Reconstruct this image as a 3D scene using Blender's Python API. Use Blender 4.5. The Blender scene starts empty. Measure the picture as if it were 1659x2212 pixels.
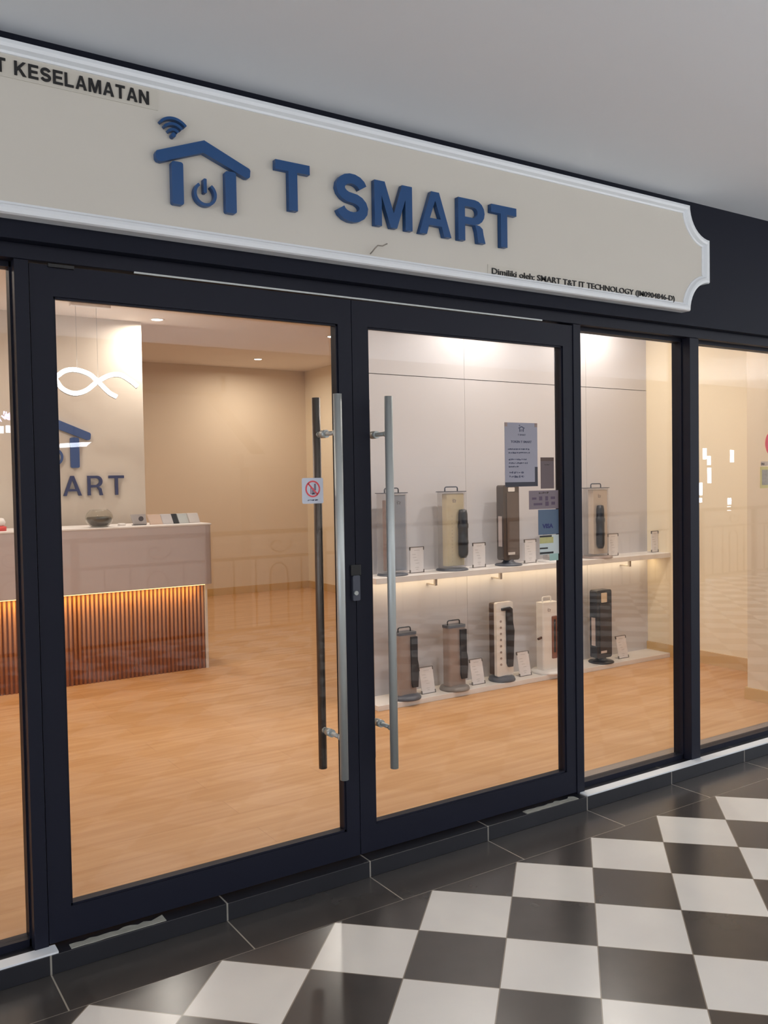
import bpy, bmesh, math, random
from mathutils import Vector, Matrix
random.seed(7)
PI = math.pi
S = bpy.context.scene
C = S.collection

# ------------------------------------------------------------------ camera
cam_d = bpy.data.cameras.new('camera')
cam = bpy.data.objects.new('camera', cam_d); C.objects.link(cam)
yaw, pitch, roll = 0.578857, -0.034154, -0.016921
fwd = Vector((math.sin(yaw)*math.cos(pitch), math.cos(yaw)*math.cos(pitch), math.sin(pitch)))
rt = Vector((math.cos(yaw), -math.sin(yaw), 0)); up = rt.cross(fwd)
r2 = rt*math.cos(roll) + up*math.sin(roll); u2 = -rt*math.sin(roll) + up*math.cos(roll)
M = Matrix((r2, u2, -fwd)).transposed().to_4x4()
M.translation = Vector((-0.3117, -2.8839, 1.5498))
cam.matrix_world = M
cam_d.sensor_fit = 'HORIZONTAL'; cam_d.sensor_width = 36
cam_d.lens = 1894.93*36/1659
cam_d.clip_end = 200
S.camera = cam

# ------------------------------------------------------------------ world, exposure
w = bpy.data.worlds.new('world'); S.world = w; w.use_nodes = True
bg = w.node_tree.nodes['Background']
bg.inputs[0].default_value = (0.84, 0.90, 1.0, 1); bg.inputs[1].default_value = 2.6
S.view_settings.view_transform = 'Standard'; S.view_settings.look = 'None'
S.view_settings.gamma = 1; S.view_settings.exposure = 0.0
S.view_settings.use_curve_mapping = False
S.cycles.use_denoising = True
S.cycles.max_bounces = 8; S.cycles.transparent_max_bounces = 16
S.cycles.sample_clamp_indirect = 6
S.cycles.caustics_reflective = False; S.cycles.caustics_refractive = False

# ------------------------------------------------------------------ area lamps (large)
def area(loc, sx, sy, power, col, rot=(0, 0, 0), shape='RECTANGLE', spread=PI):
    l = bpy.data.lights.new('lamp', 'AREA'); l.shape = shape; l.size = sx
    if shape in ('RECTANGLE', 'ELLIPSE'): l.size_y = sy
    l.energy = power; l.color = col; l.spread = spread
    o = bpy.data.objects.new('lamp', l); C.objects.link(o); o.location = loc; o.rotation_euler = rot
    return o
# unseen lamps added under the corridor ceiling, behind and beside the photographer
for x, y, p in ((-3.2, -2.4, 2), (1.6, -2.4, 2), (6.4, -2.4, 3), (10.4, -2.4, 3)):
    area((x, y, 2.92), 1.2, 0.3, p, (1, 0.97, 0.93))
# unseen upward lamps, added on the atrium side to brighten the corridor ceiling
for x, y, p in ((-2.0, -4.6, 50), (2.2, -4.4, 75), (6.0, -4.0, 130), (10.0, -4.0, 110)):
    area((x, y, 1.9), 1.6, 0.3, p, (0.97, 0.98, 1.0), rot=(PI, 0, 0))

# ------------------------------------------------------------------ materials
MATS = {}
def lin(c):
    c = c/255.0
    return c/12.92 if c <= 0.04045 else ((c+0.055)/1.055)**2.4
def rgb(r, g, b): return (lin(r), lin(g), lin(b), 1)
def mat(name, col, rough=0.5, metal=0.0, spec=0.5, emit=None, estr=0.0, noise=0.03, nscale=6.0, bump=0.0, coat=0.0):
    if name in MATS: return MATS[name]
    m = bpy.data.materials.new(name); m.use_nodes = True
    nt = m.node_tree; b = nt.nodes['Principled BSDF']
    b.inputs['Roughness'].default_value = rough; b.inputs['Metallic'].default_value = metal
    b.inputs['Specular IOR Level'].default_value = spec
    b.inputs['Coat Weight'].default_value = coat
    tc = nt.nodes.new('ShaderNodeTexCoord'); nz = nt.nodes.new('ShaderNodeTexNoise')
    nz.inputs['Scale'].default_value = nscale; nz.inputs['Detail'].default_value = 3
    nt.links.new(tc.outputs['Object'], nz.inputs['Vector'])
    mx = nt.nodes.new('ShaderNodeMix'); mx.data_type = 'RGBA'
    mx.inputs[6].default_value = tuple(max(0, c*(1-noise)) for c in col[:3])+(1,)
    mx.inputs[7].default_value = tuple(min(1, c*(1+noise)) for c in col[:3])+(1,)
    nt.links.new(nz.outputs['Fac'], mx.inputs[0]); nt.links.new(mx.outputs[2], b.inputs['Base Color'])
    if bump:
        bp = nt.nodes.new('ShaderNodeBump'); bp.inputs['Strength'].default_value = bump
        bp.inputs['Distance'].default_value = 0.002
        nt.links.new(nz.outputs['Fac'], bp.inputs['Height']); nt.links.new(bp.outputs['Normal'], b.inputs['Normal'])
    if emit:
        b.inputs['Emission Color'].default_value = emit; b.inputs['Emission Strength'].default_value = estr
    MATS[name] = m
    return m

def glass_mat(name, tint, gl_rough=0.0, boost=1.0, haze=0.0, ior=1.5):
    m = bpy.data.materials.new(name); m.use_nodes = True; nt = m.node_tree
    for n in list(nt.nodes): nt.nodes.remove(n)
    out = nt.nodes.new('ShaderNodeOutputMaterial'); tr = nt.nodes.new('ShaderNodeBsdfTransparent')
    gl = nt.nodes.new('ShaderNodeBsdfGlossy'); fr = nt.nodes.new('ShaderNodeFresnel'); mx = nt.nodes.new('ShaderNodeMixShader')
    tr.inputs[0].default_value = tint; gl.inputs['Roughness'].default_value = gl_rough; fr.inputs['IOR'].default_value = ior
    ge = nt.nodes.new('ShaderNodeNewGeometry'); ml = nt.nodes.new('ShaderNodeMath'); ml.operation = 'MULTIPLY'
    # same reflectance whether the face is met from outside or inside the thin sheet
    lw = nt.nodes.new('ShaderNodeLayerWeight'); lw.inputs['Blend'].default_value = 0.5
    pw = nt.nodes.new('ShaderNodeMath'); pw.operation = 'POWER'; pw.inputs[1].default_value = 5.0
    nt.links.new(lw.outputs['Facing'], pw.inputs[0])
    ma = nt.nodes.new('ShaderNodeMath'); ma.operation = 'MULTIPLY_ADD'
    ma.inputs[1].default_value = 0.96; ma.inputs[2].default_value = 0.042*boost
    nt.links.new(pw.outputs[0], ma.inputs[0])
    nt.links.new(ma.outputs[0], mx.inputs[0])
    nt.links.new(tr.outputs[0], mx.inputs[1]); nt.links.new(gl.outputs[0], mx.inputs[2])
    last = mx
    if haze:
        df = nt.nodes.new('ShaderNodeBsdfDiffuse'); df.inputs[0].default_value = (0.85, 0.85, 0.85, 1)
        m2 = nt.nodes.new('ShaderNodeMixShader'); m2.inputs[0].default_value = haze
        nt.links.new(mx.outputs[0], m2.inputs[1]); nt.links.new(df.outputs[0], m2.inputs[2]); last = m2
    nt.links.new(last.outputs[0], out.inputs[0])
    MATS[name] = m
    return m

class NB:      # small node builder for the floor and curb materials
    def __init__(s, m): s.nt = m.node_tree
    def math(s, op, a, b=None, c=None):
        n = s.nt.nodes.new('ShaderNodeMath'); n.operation = op
        for i, v in enumerate((a, b, c)):
            if v is None: continue
            if isinstance(v, (int, float)): n.inputs[i].default_value = v
            else: s.nt.links.new(v, n.inputs[i])
        return n.outputs[0]
    def mix(s, f, a, b):
        n = s.nt.nodes.new('ShaderNodeMix'); n.data_type = 'RGBA'
        for i, v in ((0, f), (6, a), (7, b)):
            if isinstance(v, (int, float, tuple)): n.inputs[i].default_value = v
            else: s.nt.links.new(v, n.inputs[i])
        return n.outputs[2]
    def noise(s, vec, scale, detail=3):
        n = s.nt.nodes.new('ShaderNodeTexNoise'); n.inputs['Scale'].default_value = scale; n.inputs['Detail'].default_value = detail
        s.nt.links.new(vec, n.inputs['Vector']); return n.outputs['Fac']
    def line(s, v, half):      # 1 within half of an integer
        f = s.math('FRACT', s.math('ADD', v, 1000.5)); d = s.math('ABSOLUTE', s.math('SUBTRACT', f, 0.5))
        return s.math('LESS_THAN', d, half)

X0, HC, BW, D, PX, PY = 1.4803, 0.0633, 0.2246, 0.42502, 1.61228, -0.22863
def floor_material():
    m = bpy.data.materials.new('checker_tile'); m.use_nodes = True; nb = NB(m); nt = m.node_tree
    b = nt.nodes['Principled BSDF']
    tc = nt.nodes.new('ShaderNodeTexCoord'); sp = nt.nodes.new('ShaderNodeSeparateXYZ')
    nt.links.new(tc.outputs['Object'], sp.inputs[0]); x, y = sp.outputs[0], sp.outputs[1]
    xs = nb.math('SUBTRACT', x, PX); ys = nb.math('SUBTRACT', y, PY)
    a = nb.math('DIVIDE', nb.math('SUBTRACT', xs, ys), D); c = nb.math('DIVIDE', nb.math('ADD', xs, ys), D)
    par = nb.math('FLOORED_MODULO', nb.math('ADD', nb.math('FLOOR', a), nb.math('FLOOR', c)), 2.0)
    white_n = nb.noise(tc.outputs['Object'], 3.5)
    dark_n = nb.noise(tc.outputs['Object'], 9.0)
    wc = nb.mix(white_n, rgb(196, 191, 184), rgb(212, 208, 200))
    dc = nb.mix(dark_n, rgb(56, 53, 51), rgb(64, 60, 57))
    col = nb.mix(par, dc, wc)
    gro = nb.math('MAXIMUM', nb.line(a, 0.006), nb.line(c, 0.006))
    col = nb.mix(gro, col, rgb(120, 110, 98))
    border = nb.math('GREATER_THAN', y, PY)
    bl = nb.line(nb.math('DIVIDE', nb.math('SUBTRACT', x, X0), 0.6), 0.004)
    bcol = nb.mix(bl, dc, rgb(150, 142, 130))
    col = nb.mix(border, col, bcol)
    el = nb.math('LESS_THAN', nb.math('ABSOLUTE', nb.math('SUBTRACT', y, PY)), 0.0016)
    col = nb.mix(el, col, rgb(120, 112, 104))
    nt.links.new(col, b.inputs['Base Color'])
    b.inputs['Roughness'].default_value = 0.22; b.inputs['Specular IOR Level'].default_value = 0.45
    return m
def curb_material():
    m = bpy.data.materials.new('black_curb_tile'); m.use_nodes = True; nb = NB(m); nt = m.node_tree
    b = nt.nodes['Principled BSDF']
    tc = nt.nodes.new('ShaderNodeTexCoord'); sp = nt.nodes.new('ShaderNodeSeparateXYZ')
    nt.links.new(tc.outputs['Object'], sp.inputs[0])
    bl = nb.line(nb.math('DIVIDE', nb.math('SUBTRACT', sp.outputs[0], X0), 0.6), 0.005)
    n = nb.noise(tc.outputs['Object'], 8.0)
    dc = nb.mix(n, rgb(25, 26, 31), rgb(34, 34, 39))
    nt.links.new(nb.mix(bl, dc, rgb(140, 135, 126)), b.inputs['Base Color'])
    b.inputs['Roughness'].default_value = 0.3
    return m
def wood_material():
    m = bpy.data.materials.new('oak_plank_floor'); m.use_nodes = True; nb = NB(m); nt = m.node_tree
    b = nt.nodes['Principled BSDF']
    tc = nt.nodes.new('ShaderNodeTexCoord')
    br = nt.nodes.new('ShaderNodeTexBrick'); br.offset = 0.31; br.offset_frequency = 2
    br.inputs['Scale'].default_value = 1.0; br.inputs['Brick Width'].default_value = 1.83; br.inputs['Row Height'].default_value = 0.19
    br.inputs['Mortar Size'].default_value = 0.0012; br.inputs['Bias'].default_value = -0.1
    br.inputs['Color1'].default_value = rgb(201, 154, 107); br.inputs['Color2'].default_value = rgb(190, 141, 92)
    br.inputs['Mortar'].default_value = rgb(150, 98, 54)
    nt.links.new(tc.outputs['Object'], br.inputs['Vector'])
    mp = nt.nodes.new('ShaderNodeMapping'); mp.inputs['Scale'].default_value = (0.9, 11, 1)
    nt.links.new(tc.outputs['Object'], mp.inputs[0])
    n = nb.noise(mp.outputs[0], 2.0, 5)
    nr = nb.math('MULTIPLY_ADD', n, 1.6, -0.35)
    c2 = nb.mix(nr, rgb(168, 116, 62), rgb(222, 180, 136))
    nt.links.new(nb.mix(0.5, br.outputs['Color'], c2), b.inputs['Base Color'])
    b.inputs['Roughness'].default_value = 0.38; b.inputs['Specular IOR Level'].default_value = 0.35
    return m

K = {}
K['frame'] = mat('dark_navy_aluminium', rgb(25, 27, 39), 0.45, 0.0, 0.18, noise=0.06)
K['fascia'] = mat('dark_navy_fascia', rgb(23, 26, 38), 0.55, spec=0.15, noise=0.05)
K['floor'] = floor_material(); K['curb'] = curb_material(); K['wood'] = wood_material()
K['ceil'] = mat('corridor_plaster', rgb(226, 229, 233), 0.85, noise=0.01)
K['ceil_in'] = mat('shop_ceiling_paint', rgb(236, 226, 218), 0.85, noise=0.01)
K['wall_in'] = mat('shop_wall_tan', rgb(222, 202, 176), 0.8, noise=0.015)
K['wall_cream'] = mat('shop_wall_cream', rgb(236, 220, 192), 0.8, noise=0.015)
K['wall_logo'] = mat('logo_wall_beige', rgb(216, 204, 190), 0.7, noise=0.01)
K['panel'] = mat('white_wall_panel', rgb(208, 205, 209), 0.45, noise=0.01)
K['gap'] = mat('panel_gap_dark', rgb(70, 62, 58), 0.8)
K['base'] = mat('baseboard_oak', rgb(205, 168, 112), 0.5, noise=0.06)
K['sill'] = mat('white_sill_metal', rgb(225, 228, 230), 0.35)
K['steel'] = mat('brushed_steel', rgb(182, 186, 184), 0.45, 0.55, noise=0.02, nscale=40)
K['steel_dark'] = mat('dull_steel', rgb(150, 140, 134), 0.4, 0.8)  # duller, browner steel tone for the floor track
K['sign'] = mat('sign_cream', rgb(208, 203, 193), 0.6, noise=0.015)
K['mould'] = mat('sign_moulding_white', rgb(232, 236, 240), 0.4)
K['blue'] = mat('sign_blue_acrylic', rgb(24, 72, 124), 0.35)
K['blue_side'] = mat('logo_blue_acrylic', rgb(44, 74, 132), 0.4)
K['black'] = mat('black_print', rgb(22, 22, 24), 0.5)
K['strip'] = mat('clear_tape', rgb(204, 199, 188), 0.3)
K['cement'] = mat('bare_cement', rgb(150, 148, 138), 0.9, noise=0.25, nscale=30)
K['white'] = mat('white_laminate', rgb(232, 226, 222), 0.4)
K['counter'] = mat('pale_counter_laminate', rgb(194, 181, 179), 0.5)
K['slat'] = mat('reddish_brown_slat', rgb(180, 124, 88), 0.5, noise=0.1)
K['slat_gap'] = mat('slat_backing', rgb(120, 66, 38), 0.6)
K['led_warm'] = mat('warm_led', (1, 1, 1, 1), 0.5, emit=(1.0, 0.62, 0.22, 1), estr=3)
K['led_warm2'] = mat('soft_warm_led', (1, 1, 1, 1), 0.5, emit=(1.0, 0.78, 0.48, 1), estr=3)
K['lamp_on'] = mat('lit_diffuser', (1, 1, 1, 1), 0.5, emit=(1, 0.93, 0.82, 1), estr=12)
K['pendant'] = mat('pendant_led_tube', (1, 1, 1, 1), 0.5, emit=(1, 0.97, 0.93, 1), estr=8)
K['grey_metal'] = mat('pendant_grey_metal', rgb(160, 158, 156), 0.4, 0.3)
K['pane'] = glass_mat('window_glass', (0.965, 0.97, 0.965, 1), boost=0.65)
K['acrylic'] = glass_mat('clear_acrylic', (0.88, 0.87, 0.87, 1), haze=0.10)
K['rail'] = mat('dark_iron_rail', rgb(40, 34, 32), 0.5)
K['facade'] = mat('atrium_cream', rgb(168, 158, 146), 0.8)

# ------------------------------------------------------------------ mesh helpers
def box(bm, x0, x1, y0, y1, z0, z1, bev=0.0):
    vs = [bm.verts.new((x, y, z)) for x in (x0, x1) for y in (y0, y1) for z in (z0, z1)]
    F = [(0, 1, 3, 2), (4, 6, 7, 5), (0, 4, 5, 1), (2, 3, 7, 6), (0, 2, 6, 4), (1, 5, 7, 3)]
    fs = [bm.faces.new([vs[i] for i in f]) for f in F]
    if bev:
        es = list({e for f in fs for e in f.edges})
        bmesh.ops.bevel(bm, geom=es, offset=bev, segments=2, affect='EDGES', profile=0.5)
    return vs
def tube(bm, pts, r, n=12, cap=True, flat=1.0):
    pts = [Vector(p) for p in pts]; rings = []; prev = None
    for i, p in enumerate(pts):
        t = (pts[min(i+1, len(pts)-1)] - pts[max(i-1, 0)]).normalized()
        ref = prev if prev is not None else (Vector((0, 0, 1)) if abs(t.z) < 0.9 else Vector((0, 1, 0)))
        a = ref - t*ref.dot(t); a.normalize(); prev = a; b = t.cross(a)
        rr = r[i] if isinstance(r, (list, tuple)) else r
        rings.append([bm.verts.new(p + (a*math.cos(2*PI*k/n)*flat + b*math.sin(2*PI*k/n))*rr) for k in range(n)])
    for i in range(len(rings)-1):
        for k in range(n):
            f = bm.faces.new((rings[i][k], rings[i][(k+1) % n], rings[i+1][(k+1) % n], rings[i+1][k])); f.smooth = True
    if cap:
        bm.faces.new(rings[0][::-1]); bm.faces.new(rings[-1])
def lathe(bm, prof, c, n=40, sx=1.0, sy=1.0):
    rings = []
    for r, z in prof:
        if r < 1e-6: rings.append([bm.verts.new((c[0], c[1], c[2]+z))])
        else: rings.append([bm.verts.new((c[0]+r*sx*math.cos(2*PI*k/n), c[1]+r*sy*math.sin(2*PI*k/n), c[2]+z)) for k in range(n)])
    for a, b in zip(rings, rings[1:]):
        for k in range(n):
            k2 = (k+1) % n
            if len(a) == 1 and len(b) == 1: continue
            if len(a) == 1: f = bm.faces.new((a[0], b[k2], b[k]))
            elif len(b) == 1: f = bm.faces.new((a[k], a[k2], b[0]))
            else: f = bm.faces.new((a[k], a[k2], b[k2], b[k]))
            f.smooth = True
def prism(bm, pts, y0, y1):            # polygon in xz pushed from y0 to y1
    a = [bm.verts.new((x, y0, z)) for x, z in pts]; b = [bm.verts.new((x, y1, z)) for x, z in pts]
    bm.faces.new(a); bm.faces.new(b[::-1]); n = len(pts)
    for i in range(n): bm.faces.new((a[i], b[i], b[(i+1) % n], a[(i+1) % n]))
def vprism(bm, pts, z0, z1):           # polygon in xy pushed from z0 to z1
    a = [bm.verts.new((x, y, z0)) for x, y in pts]; b = [bm.verts.new((x, y, z1)) for x, y in pts]
    bm.faces.new(a[::-1]); bm.faces.new(b); n = len(pts)
    for i in range(n): bm.faces.new((a[i], a[(i+1) % n], b[(i+1) % n], b[i]))
def rrect(x0, x1, z0, z1, r, n=5):
    out = []
    for cx, cz, a0 in ((x1-r, z1-r, 0), (x0+r, z1-r, 90), (x0+r, z0+r, 180), (x1-r, z0+r, 270)):
        for k in range(n+1):
            a = math.radians(a0+90*k/n); out.append((cx+r*math.cos(a), cz+r*math.sin(a)))
    return out
def obj(name, bm, m, parent=None, loc=None):
    bmesh.ops.recalc_face_normals(bm, faces=bm.faces[:])
    me = bpy.data.meshes.new(name); bm.to_mesh(me); bm.free(); me.materials.append(m)
    o = bpy.data.objects.new(name, me); C.objects.link(o)
    if loc is not None: o.location = loc
    if parent is not None: o.parent = parent
    return o
def B(fn, name, m, parent=None, loc=None):
    bm = bmesh.new(); fn(bm); return obj(name, bm, m, parent, loc)
def BX(name, m, *boxes, parent=None, bev=0.0, loc=None):
    bm = bmesh.new()
    for b in boxes: box(bm, *b, bev=bev)
    return obj(name, bm, m, parent, loc)
def tag(o, label=None, cat=None, group=None, kind=None):
    if label: o['label'] = label
    if cat: o['category'] = cat
    if group: o['group'] = group
    if kind: o['kind'] = kind
    return o
def thing(name, label, cat, loc=(0, 0, 0), group=None, rz=0.0):
    o = bpy.data.objects.new(name, None); C.objects.link(o); o.location = loc; o.rotation_euler = (0, 0, rz)
    o.empty_display_size = 0.1
    return tag(o, label, cat, group)
def struct(o, label, cat): return tag(o, label, cat, kind='structure')

# curves -> upright mesh, front face at y = yf, thickness going back to +y
def upright(cu, name, m, parent, yf, depth):
    o = bpy.data.objects.new('tmp', cu); C.objects.link(o)
    dg = bpy.context.evaluated_depsgraph_get(); me = bpy.data.meshes.new_from_object(o.evaluated_get(dg))
    bpy.data.objects.remove(o); me.materials.clear(); me.materials.append(m)
    for v in me.vertices:
        x, y, z = v.co; v.co = (x, yf + depth/2 - z, y)
    me.name = name
    ob = bpy.data.objects.new(name, me); C.objects.link(ob)
    if parent is not None: ob.parent = parent
    return ob
def poly2d(name, polys, m, parent, yf, depth):
    cu = bpy.data.curves.new('c', 'CURVE'); cu.dimensions = '2D'; cu.fill_mode = 'BOTH'; cu.extrude = depth/2
    for p in polys:
        s = cu.splines.new('POLY'); s.points.add(len(p)-1); s.use_cyclic_u = True
        for q, (x, z) in zip(s.points, p): q.co = (x, z, 0, 1)
    return upright(cu, name, m, parent, yf, depth)
def text(name, body, x0, z0, h, m, parent, yf, depth=0.0006, width=None, bold=0.0):
    cu = bpy.data.curves.new('t', 'FONT'); cu.body = body; cu.extrude = depth/2; cu.offset = bold; cu.resolution_u = 3
    ob = upright(cu, name, m, parent, yf, depth)
    vs = ob.data.vertices; xs = [v.co.x for v in vs]; zs = [v.co.z for v in vs]
    sz = h/max(1e-6, 0.73 if bold == 0 else 0.73+2*bold)
    sx = sz if width is None else width/(max(xs)-min(xs))
    mx = min(xs)
    for v in vs: v.co.x = x0+(v.co.x-mx)*sx; v.co.z = z0+v.co.z*sz
    return ob
def stroke(path, t, cap=0):            # closed outline of a stroked path
    L, R = [], []
    P = [Vector(p) for p in path]
    for i, p in enumerate(P):
        d0 = (P[i]-P[i-1]).normalized() if i else None; d1 = (P[i+1]-P[i]).normalized() if i < len(P)-1 else None
        if d0 is None: d0 = d1
        if d1 is None: d1 = d0
        d = (d0+d1).normalized(); n = Vector((-d.y, d.x)); k = t/2/max(0.3, n.dot(Vector((-d0.y, d0.x))))
        L.append(p+n*k); R.append(p-n*k)
    out = list(L)
    def arc(c, a0, sgn):
        return [c+Vector((math.cos(a0-PI*k/6), math.sin(a0-PI*k/6)))*t/2 for k in range(1, 6)]
    if cap:
        d = (P[-1]-P[-2]).normalized(); a = math.atan2(d.y, d.x)+PI/2; out += arc(P[-1], a, 1)
    out += R[::-1]
    if cap:
        d = (P[0]-P[1]).normalized(); a = math.atan2(d.y, d.x)+PI/2; out += arc(P[0], a, 1)
    return [(v.x, v.y) for v in out]
def glyph(ch, x, z, w, h, t):
    if ch == 'T': P = [[(0, 1), (0, 1-t*.95), (.5-t*h/w/2, 1-t*.95), (.5-t*h/w/2, 0), (.5+t*h/w/2, 0), (.5+t*h/w/2, 1-t*.95), (1, 1-t*.95), (1, 1)]]
    else:
        tx = t*h/w
        if ch == 'M': P = [[(0, 0), (0, 1), (tx*1.35, 1), (.5, .33), (1-tx*1.35, 1), (1, 1), (1, 0), (1-tx*.92, 0), (1-tx*.92, .68), (.5+tx*.42, 0), (.5-tx*.42, 0), (tx*.92, .68), (tx*.92, 0)]]
        if ch == 'A': P = [[(0, 0), (.5-tx*.56, 1), (.5+tx*.56, 1), (1, 0), (1-tx*1.05, 0), (1-tx*1.05-.07, .22), (tx*1.05+.07, .22), (tx*1.05, 0)],
                          [(.5, .80), (.5-.17, .22+t*.8), (.5+.17, .22+t*.8)]]
        if ch == 'E': P = [[(0, 0), (0, 1), (1, 1), (1, 1-t*.9), (tx, 1-t*.9), (tx, .5+t*.45), (.92, .5+t*.45), (.92, .5-t*.45), (tx, .5-t*.45), (tx, t*.9), (1, t*.9), (1, 0)]]
        if ch == 'L': P = [[(0, 0), (0, 1), (tx, 1), (tx, t*.9), (1, t*.9), (1, 0)]]
        if ch == 'K': P = [[(0, 0), (0, 1), (tx, 1), (tx, .58), (1-tx*1.25, 1), (.98, 1), (.5, .56), (1, 0), (1-tx*1.25, 0), (.36, .43), (tx, .29), (tx, 0)]]
        if ch == 'N': P = [[(0, 0), (0, 1), (tx*1.05, 1), (1-tx*.95, .3), (1-tx*.95, 1), (1, 1), (1, 0), (1-tx*1.05, 0), (tx*.95, .7), (tx*.95, 0)]]
        if ch == 'R':
            o = [(0, 0), (0, 1)]
            cx, cz, rx, rz = .62, .71, .36, .29
            for k in range(0, 9):
                a = PI/2-PI*k/8; o.append((cx+rx*math.cos(a), cz+rz*math.sin(a)))
            o += [(.80, .40), (.90, .34), (.93, .2), (1, 0), (1-tx*1.1, 0), (.93-tx, .26), (.62, .40), (tx, .40), (tx, 0)]
            o = [q for i, q in enumerate(o) if i < 2 or q != o[i-1]]
            hl = [(tx, 1-t*.9), (.58, 1-t*.9)]
            for k in range(1, 8):
                a = PI/2-PI*k/8; hl.append((.58+(rx-tx*.92)*math.cos(a), .71+(rz-t*.9)*math.sin(a)))
            hl += [(.58, .42+t*.9), (tx, .42+t*.9)]
            hl[-2] = (.58, .42+t*.72); hl[-1] = (tx, .42+t*.72)
            P = [o, hl]
        if ch == 'S':
            c = []
            rz = .25+t*.12-t/2+.11; rz = (1-t)/4
            rx = w/h/2 - t/2
            for k in range(0, 13):
                a = math.radians(12+ (258)*k/12); c.append((w/h/2+rx*.96*math.cos(a), 1-t/2-rz+rz*math.sin(a)))
            for k in range(1, 13):
                a = math.radians(90-258*k/12); c.append((w/h/2+rx*math.cos(a), t/2+rz+rz*math.sin(a)))
            P = [[(px*h/w, pz) for px, pz in stroke(c, t)]]
    return [[(x+a*w, z+b*h) for a, b in p] for p in P]

# ================================================================== SETTING
# corridor floor and ceiling
struct(B(lambda bm: box(bm, -6, 14, -5.3, 0.12, -0.12, 0.0), 'floor', K['floor']), 'black and white checkerboard tiled corridor floor', 'floor')
struct(BX('ceiling', K['ceil'], (-6, 14, -5.3, 0.06, 2.935, 3.35)), 'plain grey-white corridor ceiling', 'ceiling')
# curb (step) under the shopfront
struct(BX('trim_1', K['curb'], (-6, 7, 0.0, 0.125, 0.0, HC), bev=0.0015), 'black tiled curb under the shopfront', 'curb')
struct(BX('trim_2', K['sill'], (2.685, 4.92, 0.003, 0.054, HC, HC+0.006)), 'white metal strip lying on the curb below the right windows', 'sill strip')
struct(BX('trim_3', K['sill'], (-1.4, 0.305, 0.003, 0.054, HC, HC+0.006)), 'white metal strip lying on the curb below the left window', 'sill strip')
# fascia above doors
FB = BX('wall_front', K['fascia'], (-6, 4.95, 0.0, 0.2, 2.315, 2.935), (4.95, 9, 0.0, 0.2, 0.0, 2.935), (-6, -1.4, 0.0, 0.2, HC, 2.315))
struct(FB, 'dark navy fascia wall around the shopfront', 'wall')
# head beam and posts of the shopfront
struct(BX('trim_4', K['frame'], (-1.4, 4.95, 0.045, 0.165, 2.267, 2.315), bev=0.002), 'dark head beam over doors and windows', 'frame beam')
struct(BX('trim_5', K['frame'], (0.243, 0.286, 0.050, 0.165, HC, 2.267), bev=0.0015), 'dark post left of the double doors', 'frame post')
struct(BX('trim_6', K['frame'], (2.669, 2.716, 0.050, 0.165, HC, 2.267), bev=0.0015), 'dark post right of the double doors', 'frame post')
struct(BX('trim_7', K['frame'], (3.504, 3.575, 0.050, 0.165, HC, 2.267), bev=0.0015), 'dark post between the two right windows', 'frame post')
struct(BX('trim_8', K['steel'], (0.62, 2.47, 0.0445, 0.050, 2.262, 2.268)), 'thin bright metal strip above the doors', 'metal strip')

def window(n, x0, x1, label):
    o = BX('window_%d' % n, K['frame'], (x0, x1, 0.10, 0.15, HC, HC+0.024), (x0, x1, 0.10, 0.15, 2.25, 2.267),
           (x0, x0+0.006, 0.10, 0.15, HC, 2.267), (x1-0.006, x1, 0.10, 0.15, HC, 2.267))
    struct(o, label, 'window')
    BX('glass_pane', K['pane'], (x0+0.006, x1-0.006, 0.118, 0.124, HC+0.024, 2.25), parent=o)
    return o
window(1, -1.4, 0.243, 'fixed shop window left of the doors')
window(2, 2.716, 3.504, 'narrow fixed shop window right of the doors')
window(3, 3.575, 4.95, 'fixed shop window at the far right')
# aluminium track on the inside of the right windows
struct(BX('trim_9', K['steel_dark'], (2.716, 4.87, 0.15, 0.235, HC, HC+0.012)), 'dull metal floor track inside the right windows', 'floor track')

def door(n, x0, x1, g0, g1, hx, side, label):
    y0, y1 = 0.055, 0.112; zb, zt = 0.1786, 2.161
    def f(bm):
        box(bm, x0, g0, y0, y1, 0.073, 2.259); box(bm, g1, x1, y0, y1, 0.073, 2.259)
        box(bm, g0, g1, y0, y1, 0.073, zb); box(bm, g0, g1, y0, y1, zt, 2.259)
    o = B(f, 'door_%d' % n, K['frame']); struct(o, label, 'door')
    BX('glazing_bead', K['frame'], (g0, g0+0.007, 0.062, 0.076, zb, zt), (g1-0.007, g1, 0.062, 0.076, zb, zt), (g0, g1, 0.062, 0.076, zb, zb+0.007), (g0, g1, 0.062, 0.076, zt-0.007, zt), parent=o)
    BX('glass_pane', K['pane'], (g0, g1, 0.080, 0.088, zb, zt), parent=o)
    ph = B(lambda bm: tube(bm, [(hx, -0.022, 0.418), (hx, -0.022, 1.884)], 0.0165, 20), 'pull_handle', K['steel'], o)
    ib = B(lambda bm: tube(bm, [(hx, 0.145, 0.418), (hx, 0.145, 1.884)], 0.0165, 20), 'inner_bar', mat('steel_painted_shade', rgb(104, 94, 88), .4, .7), ph)  # same steel as the outer bar, painted darker for its shaded face
    for z in (0.575, 1.739):
        B(lambda bm: (tube(bm, [(hx, -0.022, z), (hx, 0.145, z)], 0.0085, 14), tube(bm, [(hx, 0.066, z), (hx, 0.102, z)], 0.0155, 18),
                      tube(bm, [(hx, -0.006, z), (hx, 0.006, z)], 0.0115, 14), tube(bm, [(hx, 0.118, z), (hx, 0.130, z)], 0.0115, 14)), 'standoff', K['steel'], ph)
    return o
d1 = door(1, 0.2885, 1.4705, 0.3595, 1.411, 1.358, 1, 'left leaf of the dark-framed glass double doors')
d2 = door(2, 1.4735, 2.6665, 1.546, 2.607, 1.588, -1, 'right leaf of the dark-framed glass double doors')
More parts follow.
